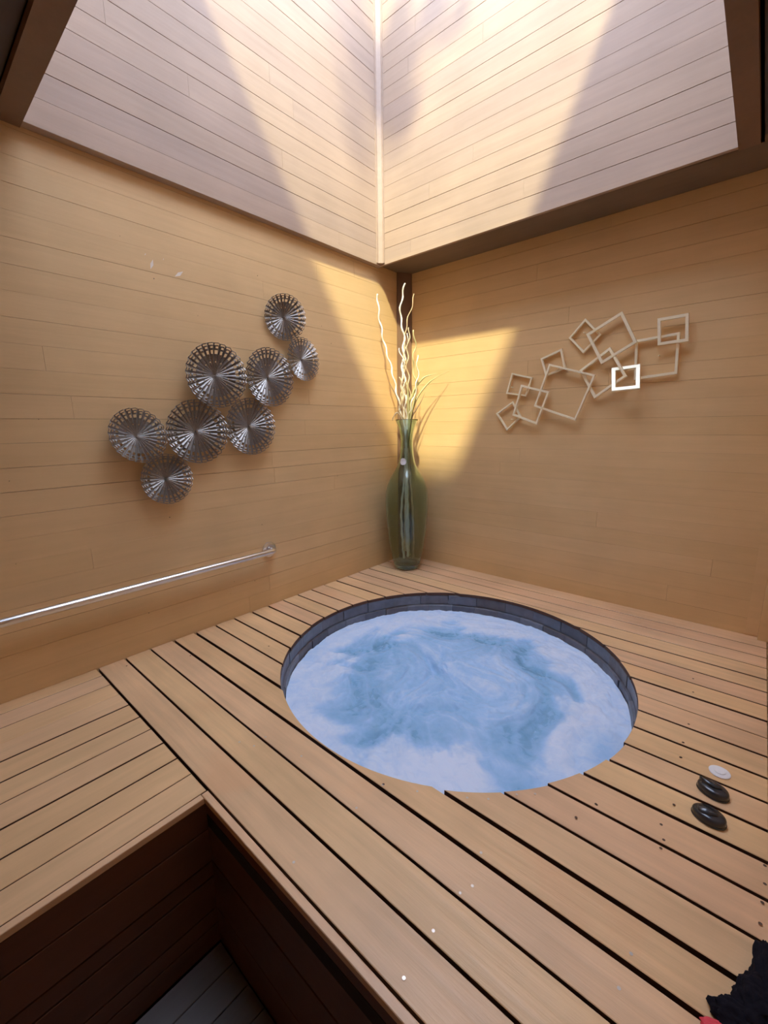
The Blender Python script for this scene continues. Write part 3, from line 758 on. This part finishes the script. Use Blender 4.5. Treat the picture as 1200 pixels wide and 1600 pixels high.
# ------------------------------------------------------------------ spa controls on the deck
def pod(name, loc, rot, label, style):
    K = .74
    t = empty(name, (0, 0, 0), label, 'spa control', 'black spa controls on the deck')
    t.location = Vector((loc[0], loc[1], .0016)) * S; t.rotation_euler = (0, 0, rot)
    def local(vs, fs, nm, mat):
        me = bpy.data.meshes.new(nm); me.from_pydata([tuple(Vector(v) * S * K) for v in vs], [], fs); me.update()
        return link(nm, me, mat, t, True)
    prof = [(.0, .0), (.92, .0), (.98, .10), (1.0, .28), (1.0, .48), (.955, .64), (.86, .78), (.66, .86), (.35, .90), (.0, .91)]
    n = 36; vs, fs = [], []
    for r, h in prof:
        for k in range(n):
            a = 2 * math.pi * k / n; ex = 1 + .10 * math.cos(a)       # a little pointed at one end
            vs.append((.068 * r * math.cos(a), .050 * ex * r * math.sin(a), .046 * h))
    for i in range(len(prof) - 1):
        for k in range(n): fs.append((i * n + k, i * n + (k + 1) % n, (i + 1) * n + (k + 1) % n, (i + 1) * n + k))
    local(vs, fs, 'body', 'black')
    vs, fs = [], []; n = 20
    if style == 0:      # raised leaf-shaped lever
        for z, sc_ in ((.040, 1.0), (.060, 1.0), (.067, .86), (.068, 0.01)):
            for k in range(n):
                a = 2 * math.pi * k / n; c_, s_ = math.cos(a), math.sin(a)
                x = -.014 + .050 * c_ * sc_; y = .010 + .017 * s_ * (1 - .55 * abs(c_) ** 3) * sc_ + .010 * (c_ * sc_) ** 2
                vs.append((x, y - .016, z - .009 - .010 * (c_ * sc_ + 1) * .3))
    else:               # wedge with a diagonal ridge
        for z, sc_ in ((.040, 1.0), (.056, 1.0), (.064, .88), (.065, 0.01)):
            for k in range(n):
                a = 2 * math.pi * k / n; c_, s_ = math.cos(a), math.sin(a)
                x = -.006 + .042 * c_ * sc_; y = .004 + .030 * s_ * sc_ * (1 - .45 * c_)
                vs.append((x, y - .008, z - .012 - .006 * abs(y) / .03))
    for i in range(3):
        for k in range(n): fs.append((i * n + k, i * n + (k + 1) % n, (i + 1) * n + (k + 1) % n, (i + 1) * n + k))
    local(vs, fs, 'lever', 'black')
    vs, fs = [], []
    for z, sc_ in ((0, 1.04), (.006, 1.04), (.008, 1.0)):
        for k in range(36):
            a = 2 * math.pi * k / 36; ex = 1 + .10 * math.cos(a)
            vs.append((.068 * sc_ * math.cos(a), .050 * ex * sc_ * math.sin(a), z))
    for i in range(2):
        for k in range(36): fs.append((i * 36 + k, i * 36 + (k + 1) % 36, (i + 1) * 36 + (k + 1) % 36, (i + 1) * 36 + k))
    local(vs, fs, 'base_ring', 'black')
    return t
pod('spa_control', (2.812, -1.835), -.15, 'glossy black oval spa control with a wedge lever nearest the viewer', 1)
pod('spa_control', (2.813, -1.690), -.25, 'glossy black oval spa control with a curved leaf lever beside white button', 0)
bt = empty('air_button', (2.826, -1.553, .0016), 'flat round white push button set on the deck boards', 'button')
MB().lathe([(.0005, .0016), (.035, .0016), (.036, .004), (.033, .006), (.022, .007), (.0005, .007)], 32, 2.826, -1.553).build('plate', 'white', bt)
MB().lathe([(.019, .007), (.020, .0095), (.017, .011), (.0005, .0113)], 32, 2.826, -1.553).build('push_cap', 'white', bt)

# ------------------------------------------------------------------ black cloth bundle at the lower right
def lump(name, cx_, cy__, cz_, rx_, ry_, rz_, mat, parent, seed, amp=.25):
    bm = bmesh.new(); bmesh.ops.create_icosphere(bm, subdivisions=5, radius=1)
    for v in bm.verts:
        n_ = noise.fractal(v.co * 1.8 + Vector((seed, 0, 0)), 1.0, 2.0, 4)
        f = 1 + amp * n_ + .035 * noise.noise(v.co * 14)
        v.co = Vector((v.co.x * rx_ * f, v.co.y * ry_ * f, max(-cz_ + .002, v.co.z * rz_ * f)))
        v.co = v.co + Vector((cx_, cy__, cz_)); v.co.x = min(v.co.x, X1 - .003); v.co = v.co * S
    me = bpy.data.meshes.new(name); bm.to_mesh(me); bm.free()
    if parent is not None:
        me.transform(Matrix.Translation(-Vector(parent.location)))
    return link(name, me, mat, parent, True)
cb = empty('cloth_bundle', (2.90, -2.45, 0), 'crumpled black cloth lying on the deck at the lower right', 'cloth')
lump('black_fold', 2.962, -2.31, .020, .030, .090, .030, 'cloth', cb, 3)
lump('black_fold', 2.950, -2.40, .024, .046, .070, .036, 'cloth', cb, 5)
lump('black_fold', 2.920, -2.455, .018, .056, .038, .026, 'cloth', cb, 9)
o = lump('red_fold', 2.895, -2.508, .012, .045, .024, .016, 'red', cb, 8, .15); o['label'] = 'bright red edge'

# ------------------------------------------------------------------ branch over the open top of the shaft
br = empty('tree_branch', (-.9, -3.6, 7.25), 'leafy tree branch overhanging the open top of the light shaft', 'branch')
rt2 = random.Random(4)
stem = [Vector((-.9, -3.6, 7.25)), Vector((-.3, -3.15, 7.1)), Vector((.4, -2.75, 6.95)), Vector((1.0, -2.4, 6.8)), Vector((1.5, -2.15, 6.6))]
sm_ = MB().tube(stem, [.035, .028, .02, .012, .006], 7)
lv = MB()
for k in range(80):
    t = rt2.uniform(.5, 1) * 3.999; i = int(t); q0 = stem[i].lerp(stem[min(i + 1, 4)], t - i)
    d = Vector((rt2.uniform(-1, 1), rt2.uniform(-1, 1), rt2.uniform(-.4, .5))).normalized(); L = rt2.uniform(.25, .6)
    q1 = q0 + d * L; sm_.tube([q0, q0.lerp(q1, .5) + Vector((0, 0, .03)), q1], [.006, .004, .002], 5)
    for j in range(8):
        c = q0.lerp(q1, rt2.uniform(.3, 1.05)); e = Vector((rt2.uniform(-1, 1), rt2.uniform(-1, 1), rt2.uniform(-.6, .3))).normalized()
        f = e.cross(Vector((rt2.uniform(-.4, .4), rt2.uniform(-.4, .4), 1))).normalized(); l = rt2.uniform(.10, .17); nn_ = e.cross(f) * .008
        lv.add([c, c + e * l * .5 + f * l * .3 + nn_, c + e * l * 1.1, c + e * l * .5 - f * l * .3 + nn_, c + e * l * .5 - nn_], [(0, 4, 1), (1, 4, 2), (2, 4, 3), (3, 4, 0)])
sm_.build('stem', 'bark', br); o = lv.build('leaves', 'leaf', br); o['kind'] = 'stuff'
